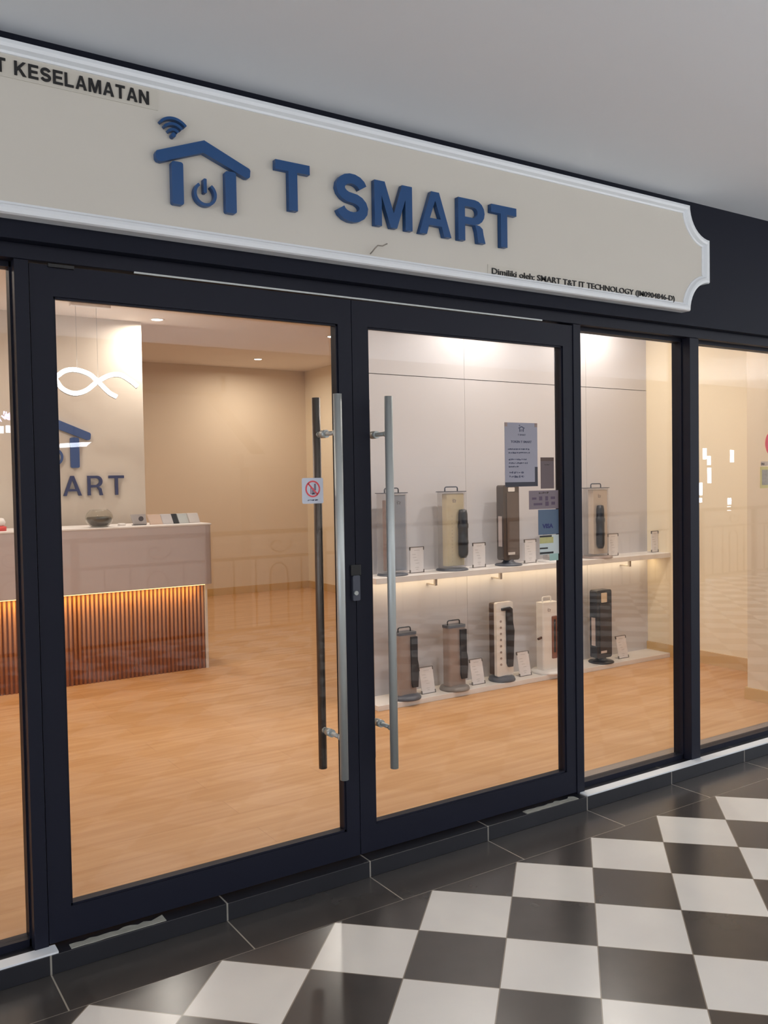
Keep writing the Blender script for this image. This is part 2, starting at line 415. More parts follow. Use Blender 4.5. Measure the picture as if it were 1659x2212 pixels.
lk = BX('lock', K['black'], (1.446, 1.492, 0.047, 0.055, 1.185, 1.228), parent=d1, bev=0.002)
B(lambda bm: (prism(bm, rrect(1.451, 1.484, 1.087, 1.186, 0.006), 0.043, 0.055)), 'lock_plate', mat('lock_grey', rgb(78, 82, 94), 0.35, 0.4), lk)
B(lambda bm: tube(bm, [(1.462, 0.045, 1.118), (1.462, 0.034, 1.118)], 0.0085, 16), 'lock_cylinder', K['steel'], lk)
BX('hinge_cover', K['black'], (0.345, 0.425, 0.045, 0.055, 2.252, 2.262), parent=d1)

# bare cement patches on the curb tread
def patch(x0, x1, seed, label):
    random.seed(seed); n = 14; top = []; bot = []
    for i in range(n+1):
        t = i/n; x = x0+(x1-x0)*t
        bot.append((x, 0.004+0.003*random.random())); top.append((x, 0.030+0.020*random.random()*(0.4+t*0.8)))
    o = B(lambda bm: vprism(bm, bot+top[::-1], HC, HC+0.0025), 'cement_patch', K['cement'])
    tag(o, label, 'cement patch', 'cement patches on the curb')
patch(0.345, 0.66, 3, 'grey cement patch on the curb under the left door leaf')
patch(2.31, 2.63, 5, 'grey cement patch on the curb near the post right of the doors')

# shop interior shell
ZF = 0.065
struct(BX('floor', K['wood'], (-1.4, 5.75, 0.125, 8.3, -0.02, ZF)), 'oak plank floor of the shop', 'floor')
struct(BX('ceiling', K['ceil_in'], (-1.6, 5.75, 0.2, 4.60, 2.95, 3.35)), 'front part of the shop ceiling', 'ceiling')
struct(BX('ceiling', K['ceil_in'], (-1.6, 5.75, 4.60, 8.3, 3.13, 3.35)), 'raised rear part of the shop ceiling', 'ceiling')
struct(BX('wall_back', K['wall_in'], (-1.6, 5.75, 8.15, 8.3, ZF, 3.13)), 'tan rear wall of the shop', 'wall')
struct(BX('wall_right', K['wall_cream'], (5.6, 5.75, 0.2, 8.15, ZF, 3.13)), 'cream right side wall of the shop', 'wall')
struct(BX('wall_left', K['wall_in'], (-1.6, -1.45, 0.2, 8.15, ZF, 3.13)), 'left side wall of the shop', 'wall')
struct(BX('wall_right', K['wall_in'], (4.87, 5.6, 0.205, 0.655, ZF, 2.95)), 'boxed-out wall corner beside the right window', 'wall')
struct(BX('baseboard_right', K['base'], (5.586, 5.6, 0.655, 2.1, ZF, 0.165), (5.586, 5.6, 2.2, 8.15, ZF, 0.165)), 'oak baseboard along the right wall', 'baseboard')
struct(BX('baseboard_front', K['base'], (4.856, 4.87, 0.205, 0.669, ZF, 0.145), (4.871, 5.586, 0.656, 0.669, ZF, 0.145)), 'oak baseboard along the boxed-out wall', 'baseboard')
struct(BX('baseboard_back', K['base'], (-1.45, 5.586, 8.136, 8.15, ZF, 0.165)), 'oak baseboard along the rear wall', 'baseboard')
# logo wall behind the counter
struct(BX('wall_center', K['wall_logo'], (-1.45, 2.10, 4.55, 4.72, ZF, 3.0)), 'beige logo wall behind the counter', 'wall')
# display partition with white panels
pt = BX('wall_display', K['gap'], (2.72, 5.6, 2.112, 2.2, ZF, 2.95))
struct(pt, 'white panelled display wall behind the shelves', 'wall')
xs = [2.72, 3.655, 4.885, 5.6]
for i in range(3):
    for z0, z1 in ((ZF, 2.2765), (2.2815, 2.95)):
        a, b = xs[i], xs[i+1]
        BX('wall_panel', K['panel'], (a+(0.001 if i else 0), b-(0.001 if i < 2 else 0), 2.1, 2.112, z0, z1), parent=pt)

# ================================================================== SIGN
sg = thing('shop_sign', 'long cream signboard with white moulding and blue raised lettering above the doors', 'sign', (1.0, 0, 2.372))
def SP(o): o.location = Vector(o.location) - Vector(sg.location); return o
def outline(x0, x1, z0, z1, r, n=10):
    pts = []
    def arc(cx, cz, a0, a1):
        for k in range(n+1):
            a = math.radians(a0+(a1-a0)*k/n); pts.append((cx+r*math.cos(a), cz+r*math.sin(a)))
    arc(x1, z1, 180, 270); arc(x1, z0, 90, 180); arc(x0, z0, 0, 90); arc(x0, z1, 270, 360)
    return pts
def offset_poly(p, d):                 # moves the outline inwards by d (clockwise list)
    out = []; n = len(p)
    for i in range(n):
        a, b, c = Vector(p[i-1]), Vector(p[i]), Vector(p[(i+1) % n])
        d0 = (b-a).normalized(); d1 = (c-b).normalized()
        n0 = Vector((d0.y, -d0.x)); n1 = Vector((d1.y, -d1.x)); m = (n0+n1)
        m = m.normalized() if m.length > 1e-6 else n0
        k = d/max(0.5, m.dot(n0)); out.append((b.x+m.x*k, b.y+m.y*k))
    return out
OUT = outline(-1.45, 3.526, 2.372, 2.892, 0.152)
prof = [(0.0, -0.002), (0.0, -0.050), (0.004, -0.058), (0.016, -0.061), (0.026, -0.058), (0.030, -0.050), (0.033, -0.044), (0.040, -0.042), (0.042, -0.034)]
def mf(bm):
    rings = []
    for d, y in prof: rings.append([bm.verts.new((x, y, z)) for x, z in offset_poly(OUT, d)])
    for a, b in zip(rings, rings[1:]):
        n = len(a)
        for i in range(n): bm.faces.new((a[i], a[(i+1) % n], b[(i+1) % n], b[i]))
SP(B(mf, 'moulding', K['mould'], sg))
SP(B(lambda bm: prism(bm, offset_poly(OUT, 0.006), -0.038, -0.001), 'panel', K['sign'], sg))
YL = -0.062
SPB = dict(parent=sg)
for ch, x0, x1 in (('T', 1.100, 1.237), ('S', 1.345, 1.484), ('M', 1.514, 1.688), ('A', 1.721, 1.879), ('R', 1.915, 2.056), ('T', 2.089, 2.227)):
    zz, hh = (2.525, 0.170) if ch != 'S' else (2.521, 0.178)
    o = poly2d('letter', glyph(ch, x0, zz, x1-x0, hh, 0.205), K['blue'], sg, YL, 0.022); SP(o)
def ringarc(cx, cz, r, t, a0, a1, n=28):
    return stroke([(cx+r*math.cos(math.radians(a0+(a1-a0)*k/n)), cz+r*math.sin(math.radians(a0+(a1-a0)*k/n))) for k in range(n+1)], t)
def logo(parent, ox, oz, s, yf, dep, m, fix):
    T = lambda pts: [(ox+x*s, oz+z*s) for x, z in pts]
    fix(poly2d('logo_roof', [T([(-.158, .019), (0, .080), (.163, .014), (.167, .008), (.165, -.014), (.160, -.019), (.150, -.020), (-.004, .038), (-.150, -.018), (-.162, -.016), (-.168, -.008), (-.169, .008), (-.165, .016)])], m, parent, yf, dep))
    fix(poly2d('logo_post', [T(rrect(-.116, -.076, -.148, -.008, .008))], m, parent, yf, dep))
    fix(poly2d('logo_post', [T(rrect(.073, .113, -.148, -.008, .008))], m, parent, yf, dep))
    fix(poly2d('logo_power', [T(ringarc(0, -.098, .036, .010, 125, 415)), T(rrect(-.0055, .0055, -.095, -.047, .003))], m, parent, yf, dep))
    W = [T(ringarc(-.106, .073, r, t, 42, 138, 14)) for r, t in ((.022, .009), (.040, .009), (.058, .009))]
    W.append(T([(-.106+.008*math.cos(k*PI/6), .077+.008*math.sin(k*PI/6)) for k in range(12)]))
    fix(poly2d('logo_waves', W, m, parent, yf, dep))
logo(sg, 0.836, 2.628, 1.0, YL, 0.022, K['blue'], SP)
s1 = SP(BX('caption_strip', K['strip'], (-0.6, 0.686, -0.0405, -0.0385, 2.782, 2.846), parent=sg))
CW = {'T': .80, 'K': .92, 'E': .78, 'S': .84, 'L': .72, 'A': .92, 'M': 1.05, 'N': .88, ' ': .34}
tot = sum(CW[c]+.16 for c in 'T KESELAMATAN'); px = 0.190
for c in 'T KESELAMATAN':
    wd = CW[c]*0.472/tot
    if c != ' ': SP(poly2d('caption_letter', glyph(c, px, 2.793, wd, 0.042, .19), K['black'], sg, -0.0445, 0.004))
    px += (CW[c]+.16)*0.472/tot
s2 = SP(BX('caption_strip', K['strip'], (2.085, 3.285, -0.0405, -0.0385, 2.402, 2.450), parent=sg))
SP(text('caption', 'Dimiliki oleh: SMART T&T IT TECHNOLOGY (JM0904846-D)', 2.105, 2.413, 0.026, K['black'], sg, -0.0445, 0.004, width=1.165, bold=0.003))
SP(B(lambda bm: tube(bm, [(1.505, -0.040, 2.420), (1.503, -0.075, 2.432), (1.520, -0.070, 2.446), (1.545, -0.064, 2.449), (1.572, -0.055, 2.463)], 0.0025, 8), 'loose_wire', mat('grey_wire', rgb(150, 142, 130), 0.5), sg))

# ================================================================== STICKERS ON THE DOORS
def card(name, label, cat, x0, x1, z0, z1, m, yb=0.0798, t=0.0012, group=None):
    o = BX(name, m, (0, x1-x0, -t, 0, 0, z1-z0)); o.location = (x0, yb, z0)
    return tag(o, label, cat, group)
grey_paper = mat('poster_grey', rgb(150, 147, 158), 0.5, noise=0.03)
ink = mat('ink_slate', rgb(72, 74, 96), 0.6)
po = card('poster', 'tall pale grey notice with dark bottom edge taped inside the right door glass', 'poster', 2.269, 2.464, 1.519, 1.805, grey_paper)
BX('dark_edge', mat('poster_dark_edge', rgb(40, 40, 52), 0.5), (0, 0.195, -0.0016, -0.0012, 0, 0.02), (0.178, 0.195, -0.0016, -0.0012, 0.02, 0.088), parent=po)
tp = mat('tan_tape', rgb(150, 128, 120), 0.5)
BX('tape', tp, (0, 0.016, -0.0018, -0.0012, 0.268, 0.286), parent=po); BX('tape', tp, (0.179, 0.195, -0.0018, -0.0012, 0.268, 0.286), parent=po)
logo(po, 0.1, 0.262, 0.11, -0.0018, 0.0006, ink, lambda o: o)
text('lettering', 'T SMART', 0.078, 0.228, 0.008, ink, po, -0.0018, width=0.046)
text('lettering', 'TOKEN T SMART', 0.036, 0.196, 0.011, ink, po, -0.0018, width=0.124, bold=0.02)
def scribble(parent, x0, x1, z, h, m, y=-0.0018, seed=1):
    random.seed(seed); bm = bmesh.new(); x = x0
    while x < x1:
        ww = random.uniform(0.3, 0.8)*h; box(bm, x, min(x1, x+ww), y, y+0.0006, z+h*random.choice((0, .15, .3)), z+h*random.choice((.7, .85, 1)))
        x += ww+h*random.choice((.15, .2, .6))
    return obj('print_line', bm, m, parent)
for i, (a, b, z) in enumerate(((.018, .146, .164), (.022, .148, .148), (.022, .13, .118), (.022, .134, .102), (.022, .08, .086))): scribble(po, a, b, z, .007, ink, seed=i)
scribble(po, .026, .114, .058, .010, ink, seed=11); scribble(po, .026, .114, .040, .010, ink, seed=12)
brown = mat('mauve_brown_card', rgb(98, 82, 84), 0.5, noise=0.05)
c1 = card('sticker', 'small tall brown sticker beside the grey notice', 'sticker', 2.483, 2.565, 1.507, 1.650, brown)
BX('header_band', mat('dark_brown_band', rgb(84, 62, 54), 0.5), (0, .082, -.0016, -.0012, .126, .143), parent=c1)
scribble(c1, .024, .056, .106, .007, K['gap'], seed=21)
c2 = card('sticker', 'wide mauve-brown sticker with two rows of payment marks', 'sticker', 2.410, 2.592, 1.414, 1.499, mat('mauve_card', rgb(118, 104, 110), 0.5))
scribble(c2, .06, .12, .070, .008, K['gap'], seed=31)
prp = mat('mauve_print', rgb(82, 64, 84), 0.5)
BX('payment_mark', prp, (.018, .044, -.0018, -.0012, .044, .054), (.062, .080, -.0018, -.0012, .040, .058), (.100, .116, -.0018, -.0012, .038, .058), (.134, .160, -.0018, -.0012, .044, .056),
   (.028, .080, -.0018, -.0012, .018, .028), (.100, .120, -.0018, -.0012, .014, .034), (.138, .160, -.0018, -.0012, .018, .032), parent=c2)
c3 = card('sticker', 'square slate blue sticker with darker blue lettering below the payment sticker', 'sticker', 2.465, 2.592, 1.296, 1.411, mat('slate_blue_card', rgb(76, 94, 116), 0.5, noise=0.06))
text('lettering', 'VISA', .024, .030, .022, mat('deep_blue_print', rgb(26, 34, 92), 0.5), c3, -0.0018, width=.068, bold=.05)
c4 = card('sticker', 'green, white and black sticker lowest of the column on the right door', 'sticker', 2.472, 2.592, 1.204, 1.293, mat('mint_white_card', rgb(190, 198, 196), 0.5))
BX('colour_band', mat('olive_band', rgb(176, 170, 112), 0.5, noise=0.2, nscale=40), (0, .085, -.0016, -.0012, .052, .080), parent=c4)
for q in ((0, .075, .080, .088), (0, .050, .026, .033), (0, .085, .003, .012)): BX('black_bar', K['black'], (q[0], q[1], -.0018, -.0012, q[2], q[3]), parent=c4)
BX('mint_patch', mat('mint_patch', rgb(150, 180, 172), 0.5), (.060, .115, -.0022, -.0012, -.03, .002), parent=c4)
c5 = B(lambda bm: prism(bm, rrect(0, .092, 0, .098, .006), -0.0012, 0), 'sticker', mat('sticker_pale_blue', rgb(206, 210, 222), 0.5)); c5.location = (1.254, 0.0798, 1.472)
tag(c5, 'small white sticker with red prohibition circle on the left door glass', 'sticker')
red = mat('sign_red', rgb(226, 84, 92), 0.5)
poly2d('prohibition_ring', [ringarc(.046, .056, .029, .006, 0, 359.5, 40)], red, c5, -0.0020, 0.0006)
poly2d('pictogram', [rrect(.036, .040, .036, .068, .001), rrect(.043, .050, .034, .060, .002), rrect(.052, .060, .050, .076, .002), [(.040, .036), (.056, .034), (.058, .046)]], mat('pictogram_grey', rgb(120, 104, 122), 0.5), c5, -0.0018, 0.0004)
poly2d('prohibition_bar', [stroke([(.026, .077), (.066, .035)], .006)], red, c5, -0.0020, 0.0006)
scribble(c5, .024, .068, .010, .006, ink, seed=41)
c6 = card('sticker', 'yellow-edged sticker at the right end of the right window', 'sticker', 4.204, 4.31, 1.478, 1.601, mat('mustard_card', rgb(206, 186, 120), 0.5), yb=0.1178)
BX('grey_field', mat('grey_field', rgb(160, 146, 130), 0.5, noise=0.3, nscale=60), (.016, .09, -.0018, -.0012, .018, .105), parent=c6)
c7 = card('caption_sticker', 'narrow clear caption strip above the yellow-edged sticker', 'sticker', 4.210, 4.31, 1.605, 1.630, mat('caption_beige', rgb(196, 170, 150), 0.5), yb=0.1178)
text('lettering', 'DU', .004, .005, .014, K['gap'], c7, -0.0018, width=.03, bold=.03)
c8 = B(lambda bm: tube(bm, [(4.325, .1165, 1.733), (4.325, .1178, 1.733)], .072, 40), 'sticker', red); tag(c8, 'round red sticker cut off by the right picture edge', 'sticker')

# ================================================================== INTERIOR LOGO
lg = thing('wall_sign', 'blue house logo and dark blue letters on the beige wall behind the counter', 'sign', (1.35, 4.55, 1.478))
def LP(o): o.location = Vector(o.location) - Vector(lg.location); return o
logo(lg, 1.35, 1.972, 1.78, 4.522, 0.022, K['blue_side'], LP)
dk = mat('navy_letter', rgb(40, 48, 96), 0.4)
for ch, x0, x1 in (('T', .81, .935), ('S', 1.035, 1.165), ('M', 1.20, 1.375), ('A', 1.415, 1.562), ('R', 1.610, 1.735), ('T', 1.785, 1.912)):
    LP(poly2d('letter', glyph(ch, x0, 1.480, x1-x0, .163, .15), dk, lg, 4.522, .022))

# ================================================================== COUNTER
ct = thing('reception_counter', 'reception counter with pale upper box, lit edge and brown slatted base', 'counter', (0.9, 3.8, ZF))
def CP(o): o.location = Vector(o.location) - Vector(ct.location); return o
CL, CR = -1.1, 2.36
CP(B(lambda bm: vprism(bm, [(CL, 3.80), (CR-.02, 3.80), (CR+.012, 3.806), (CR+.030, 3.824), (CR+.036, 3.85), (CR+.036, 4.36), (CL, 4.36)], 0.752, 1.228), 'upper_box', K['counter'], ct))
CP(BX('worktop', K['white'], (CL-.0, CR+.030, 3.797, 4.365, 1.228, 1.242), parent=ct, bev=.003))
CP(BX('carcass', K['slat_gap'], (CL, CR-.022, 3.862, 4.30, ZF, 0.752), parent=ct))
def slats(bm):
    x = CL+.01
    while x < CR-.03:
        tube(bm, [(x, 3.860, ZF), (x, 3.860, 0.744)], 0.0105, 8); x += 0.0325
CP(B(slats, 'slatted_front', K['slat'], ct))
CP(BX('end_post', K['white'], (CR-.022, CR-.002, 3.842, 4.30, ZF, 0.748), parent=ct))
CP(BX('light_strip', K['led_warm'], (CL+.02, CR-.03, 3.815, 3.835, 0.746, 0.752), parent=ct))
area((0.62, 3.822, 0.743), 3.3, 0.012, 4.2, (1.0, 0.64, 0.17))

# glass bowl on counter
bw = thing('glass_bowl', 'round glass bowl of dark contents on the counter top', 'bowl', (1.535, 3.93, 1.242))
B(lambda bm: lathe(bm, [(0.0000, 0.0000), (0.0520, 0.0000), (0.0634, 0.0054), (0.0770, 0.0156), (0.0881, 0.0275), (0.0963, 0.0409), (0.1013, 0.0552), (0.1030, 0.0700), (0.1013, 0.0848), (0.0963, 0.0991), (0.0881, 0.1125), (0.0770, 0.1244), (0.0634, 0.1346), (0.0594, 0.1346), (0.0730, 0.1244), (0.0841, 0.1125), (0.0923, 0.0991), (0.0973, 0.0848), (0.0990, 0.0700), (0.0973, 0.0552), (0.0923, 0.0409), (0.0841, 0.0275), (0.0730, 0.0156), (0.0594, 0.0054), (0.0450, 0.0050), (0.0000, 0.0050)], (0, 0, 0)), 'bowl', glass_mat('bowl_glass', (.95, .95, .93, 1), boost=1.2), bw)
B(lambda bm: lathe(bm, [(0, .006), (.050, .008), (.070, .022), (.086, .042), (.094, .064), (.088, .078), (.06, .060), (.03, .074), (0, .066)], (0, 0, 0)), 'contents', mat('dark_pebbles', rgb(70, 58, 40), .5, noise=.5, nscale=30), bw)
# small things on the counter
tag(BX('box', K['white'], (1.70, 1.75, 3.97, 4.02, 1.242, 1.262), bev=.004), 'tiny white box on the counter right of the glass bowl', 'box')
ph = thing('photo_stand', 'grey photo card on a dark stand on the counter', 'card stand', (1.86, 3.97, 1.242))
BX('base', K['black'], (-.055, .045, -.03, .03, 0, .005), parent=ph)
B(lambda bm: prism(bm, [(-.052, .004), (-.075, .086), (.045, .086), (.058, .004)], -.004, 0), 'card', mat('grey_photo', rgb(178, 170, 168), .5), ph)
B(lambda bm: tube(bm, [(.010, -.006, .050), (.010, -.003, .050)], .020, 20), 'dark_blossom', mat('dark_blossom', rgb(66, 56, 60), .6), ph)
for i, (x0, x1, col, nm) in enumerate(((1.935, 2.035, (222, 196, 178), 'pale pink brochure leaning on the counter beside the photo card'), (2.035, 2.125, (214, 210, 212), 'light grey brochure leaning on the counter left of the black one'),
                                       (2.115, 2.170, (28, 28, 34), 'black brochure leaning on the counter between pale ones'), (2.175, 2.255, (206, 212, 212), 'pale bluish brochure right of the black one on the counter'), (2.265, 2.355, (228, 222, 220), 'white brochure at the right end of the counter'))):
    o = B(lambda bm: prism(bm, [(x0+.012, 1.2425), (x0-.012, 1.322), (x1-.014, 1.322), (x1+.010, 1.2425)], 3.958+i*.004, 3.990+i*.004), 'brochure', mat('brochure_%d' % i, rgb(*col), .5))
    tag(o, nm, 'brochure', 'brochures on the counter')
rb = thing('gift_figurine', 'small red and white trinket on the counter behind the left window', 'trinket', (0.84, 3.95, 1.242))
B(lambda bm: lathe(bm, [(0, 0), (.034, .0), (.036, .03), (.02, .036), (0, .036)], (0, 0, 0)), 'red_base', mat('trinket_red', rgb(206, 60, 54), .4), rb)
B(lambda bm: lathe(bm, [(.0, .036), (.022, .04), (.030, .062), (.018, .090), (0, .096)], (0, 0, 0)), 'white_top', K['white'], rb)

# pendant lamp
pd = thing('pendant_lamp', 'glowing white twisted ribbon pendant lamp hanging over the counter', 'pendant lamp', (1.53, 4.0, 2.95))
def PP(o): o.location = Vector(o.location) - Vector(pd.location); return o
def smooth(pts, n=8):
    P = [Vector(p) for p in pts]; P = [P[0]*2-P[1]] + P + [P[-1]*2-P[-2]]; out = []
    for i in range(1, len(P)-2):
        for k in range(n):
            t = k/n; a, b, c, d = P[i-1], P[i], P[i+1], P[i+2]
            out.append(0.5*((2*b)+(c-a)*t+(2*a-5*b+4*c-d)*t*t+(3*b-a-3*c+d)*t**3))
    out.append(P[-2]); return out
A1 = smooth([(1.13, 4.03, 2.345), (1.245, 4.0, 2.372), (1.32, 3.97, 2.425), (1.40, 3.96, 2.438), (1.50, 3.97, 2.412), (1.575, 4.0, 2.36), (1.66, 4.02, 2.285), (1.72, 4.02, 2.252)])
A2 = smooth([(1.13, 3.97, 2.43), (1.245, 3.99, 2.372), (1.31, 4.02, 2.30), (1.40, 4.04, 2.268), (1.49, 4.04, 2.292), (1.575, 4.02, 2.362), (1.66, 4.0, 2.412), (1.74, 3.98, 2.420), (1.82, 3.97, 2.375), (1.87, 3.97, 2.335)])
for pts in (A1, A2):
    PP(B(lambda bm: tube(bm, pts, 0.0165, 12), 'light_ribbon', K['pendant'], pd))
    PP(B(lambda bm: tube(bm, [p+Vector((0, .012, -.010)) for p in pts], 0.012, 8), 'ribbon_back', K['grey_metal'], pd))
PP(BX('canopy', K['white'], (1.38, 1.68, 3.97, 4.03, 2.925, 2.95), parent=pd, bev=.004))
for x, z in ((1.42, 2.44), (1.575, 2.38)):
    PP(B(lambda bm: tube(bm, [(x, 4.0, z), (x, 4.0, 2.93)], 0.0012, 6), 'cable', K['grey_metal'], pd))

# downlights
def downlight(x, y, z, label, p=13, col=(1, .92, .83)):
    o = thing('downlight', label, 'ceiling light', (x, y, z), 'recessed ceiling lights')
    B(lambda bm: lathe(bm, [(.045, -.003), (.052, -.006), (.060, -.004), (.062, 0), (.045, 0)], (0, 0, 0), 28), 'trim_ring', K['white'], o)
    B(lambda bm: lathe(bm, [(0, -.003), (.046, -.0035), (.046, -.001), (0, -.001)], (0, 0, 0), 28), 'diffuser', K['lamp_on'], o)
    area((x, y, z-.012), .10, .10, p, col, shape='DISK', spread=math.radians(172))
downlight(2.18, 4.37, 2.95, 'round downlight close to the beige logo wall', 17)
downlight(3.92, 4.44, 2.95, 'round downlight by the central door post, right of the others seen')
downlight(4.48, 7.30, 3.13, 'round downlight farthest back in the shop', 20)
downlight(3.70, 1.86, 2.95, 'round downlight above the middle of the display wall', 9)
downlight(4.88, 1.86, 2.95, 'round downlight above the right end of the display wall', 9)
for x, y, z in ((.43, 3.4, 2.95), (.43, 2.0, 2.95), (2.18, 2.0, 2.95), (-.7, 2.8, 2.95), (3.0, .9, 2.95), (4.2, .9, 2.95), (2.2, 6.6, 3.13), (.6, 6.6, 3.13)):
    downlight(x, y, z, 'round downlight hidden above the shopfront frame', 13)

# ================================================================== DISPLAY SHELVES
sh = thing('display_shelf', 'long white shelf with warm light strip under its back on the panelled wall', 'shelf', (4.0, 2.1, 0.885))
def HP(o): o.location = Vector(o.location) - Vector(sh.location); return o
HP(BX('board', K['white'], (2.72, 5.60, 1.86, 2.1, 0.890, 0.928), parent=sh, bev=.0015))
HP(BX('light_strip', K['led_warm2'], (2.74, 5.58, 2.035, 2.050, 0.884, 0.890), parent=sh))
for x in (3.30, 3.89, 5.27):
    HP(BX('bracket', mat('bracket_grey', rgb(168, 158, 150), .5), (x-.009, x+.009, 1.995, 2.015, 0.826, 0.890), (x-.009, x+.009, 2.015, 2.1, 0.826, 0.836), parent=sh))
area((4.16, 2.042, 0.880), 2.8, .012, 2.6, (1, .80, .52))
tag(BX('plinth', K['white'], (2.72, 5.60, 1.86, 2.0995, ZF, 0.100), bev=.002), 'low white plinth along the foot of the display wall', 'plinth')

U = 0.9282; Lz = 0.1002
acr = K['acrylic']
unit_grey = mat('unit_grey', rgb(150, 156, 172), .4); unit_cream = mat('unit_cream', rgb(226, 208, 168), .45)
unit_black = mat('unit_black', rgb(26, 28, 38), .3); unit_brown = mat('unit_bronze', rgb(84, 74, 70), .3, .3)
unit_taupe = mat('unit_taupe', rgb(150, 132, 124), .4); unit_dkgrey = mat('unit_dark_grey', rgb(76, 80, 92), .4)
def handle(parent, x0, x1, z0, z1, m, y=0.0, r=.0045):
    return B(lambda bm: tube(bm, [(x0, y, z0), (x0, y, z1-.010), (x0+.004, y, z1-.003), (x0+.012, y, z1), (x1-.012, y, z1), (x1-.004, y, z1-.003), (x1, y, z1-.010), (x1, y, z0)], r, 8), 'handle', m, parent)
def base(parent, r, m, h=.014, sy=.95):
    return B(lambda bm: lathe(bm, [(0, 0), (r, 0), (r*1.01, h*.35), (r*.96, h*.8), (r*.6, h*1.1), (0, h*1.15)], (0, 0, 0), 40, 1, sy), 'base', m, parent)
def filter_cart(parent, x, y, z0, z1, r, m):
    h = z1-z0
    return B(lambda bm: (lathe(bm, [(0, 0), (r*.62, 0), (r*.9, h*.06), (r, h*.12), (r, h*.28), (r*1.05, h*.30), (r*1.05, h*.35), (r*.98, h*.37), (r*.98, h*.60), (r*1.08, h*.62), (r*1.08, h*.69), (r*.96, h*.71), (r*.92, h*.90), (r*.75, h*.985), (0, h)], (x, y, z0), 28)), 'filter_cartridge', m, parent)
G = 'tower appliances on the display'
def cased(label, x, y, z, front, logo_m, basem, br, cart=None, wf=.19, d=.075, h=.545, panel=(-.03, .095)):
    t = thing('tower_appliance', label, 'appliance', (x, y, z), G)
    base(t, br, basem)
    hw = wf/2
    BX('clear_case', acr, (-hw, hw, -d/2, d/2, .016, h), parent=t)
    BX('top_plate', unit_dkgrey, (-hw-.008, hw+.008, -d/2-.006, d/2+.006, h, h+.005), parent=t)
    handle(t, -.055, .055, h+.005, h+.035, unit_dkgrey)
    fp = BX('front_panel', front, (panel[0], panel[1], -d/2+.008, d/2-.012, .030, h-.012), parent=t, bev=.003)
    logo(fp, (panel[0]+panel[1])/2-.01, h-.06, .10, -d/2+.0065, .0014, logo_m, lambda o: o)
    if cart: filter_cart(t, cart[0], -d/2-.012, cart[1], cart[2], cart[3], unit_black)
    return t
t = cased('grey-fronted tower in a clear case at the left end of the upper shelf', 2.925, 1.975, U, unit_grey, ink, unit_dkgrey, .105, panel=(.0, .093))
BX('reflection_strip', mat('reflection_strip', rgb(150, 118, 106), .4), (-.06, -.035, -.01, .02, .03, .50), parent=t)  # brown reflection in the clear case, built as a tinted strip
for k in range(12): BX('dot_mark', ink, (.055, .058, -.0310, -.0295, .12+k*.026, .123+k*.026), parent=t)
t = cased('cream tower with a black cartridge on the upper shelf, left of the bronze tower', 3.425, 1.975, U, unit_cream, unit_taupe, unit_dkgrey, .115, cart=(.062, .085, .425, .035), wf=.185, panel=(-.062, .088))
for k in range(14): BX('dot_mark', unit_taupe, (-.020, -.016, -.0310, -.0295, .06+k*.024, .064+k*.024), parent=t)
cased('white tower mostly hidden behind the column of door stickers', 4.395, 1.975, U, mat('unit_white', rgb(232, 226, 220), .4), unit_taupe, mat('base_white', rgb(226, 222, 220), .4), .125, wf=.15, h=.30, panel=(-.04, .07))
t = cased('cream tower with a black cartridge on the upper shelf behind the narrow window', 4.855, 1.975, U, mat('unit_cream_pink', rgb(226, 206, 186), .4), unit_taupe, unit_taupe, .13, cart=(-.005, .075, .415, .033), wf=.20, panel=(-.060, .095))
# rounded towers
def tower(label, x, y, z, h, body, face, basem, w=.15, d=.075, slot=None, light_side=True, grip=(.045, .108, .048, .018)):
    t = thing('tower_appliance', label, 'appliance', (x, y, z), G)
    B(lambda bm: lathe(bm, [(0, 0), (.098, 0), (.101, .006), (.094, .013), (.055, .018), (.040, .030), (.038, .045), (0, .045)], (0, 0, 0), 40), 'base', basem, t)
    B(lambda bm: prism(bm, rrect(-w/2, w/2, .040, h, .018), -d/2, d/2), 'body', body, t)
    B(lambda bm: prism(bm, rrect(-w/2+.030, w/2-.012, .075, h-grip[2]-.007, .006), -d/2-.006, -d/2), 'front_panel', face, t)
    B(lambda bm: prism(bm, rrect(-w/2+grip[0], -w/2+grip[1], h-grip[2], h-grip[3], .006), -d/2-.0015, -d/2+.002), 'grip_slot', slot or K['white'], t)
    if light_side: BX('side_window', mat('side_window', rgb(190, 176, 172), .4), (-w/2-.0015, -w/2, -.020, .020, .14, .36), parent=t)
    BX('label_plate', mat('pale_plate', rgb(214, 206, 202), .4), (-w/2+.036, -w/2+.10, -d/2-.008, -d/2-.006, .080, .098), parent=t)
    return t
tower('dark bronze rounded tower on the upper shelf, partly under the grey notice', 3.935, 1.965, U, .585, unit_brown, mat('bronze_face', rgb(98, 84, 78), .35), unit_dkgrey)
tower('black rounded tower with square grip hole on the plinth behind the narrow window', 4.872, 1.950, Lz, .575, unit_black, mat('black_face', rgb(48, 44, 48), .4), unit_black, slot=mat('grip_see_through', rgb(222, 200, 170), .6), w=.165, grip=(.048, .112, .098, .022))
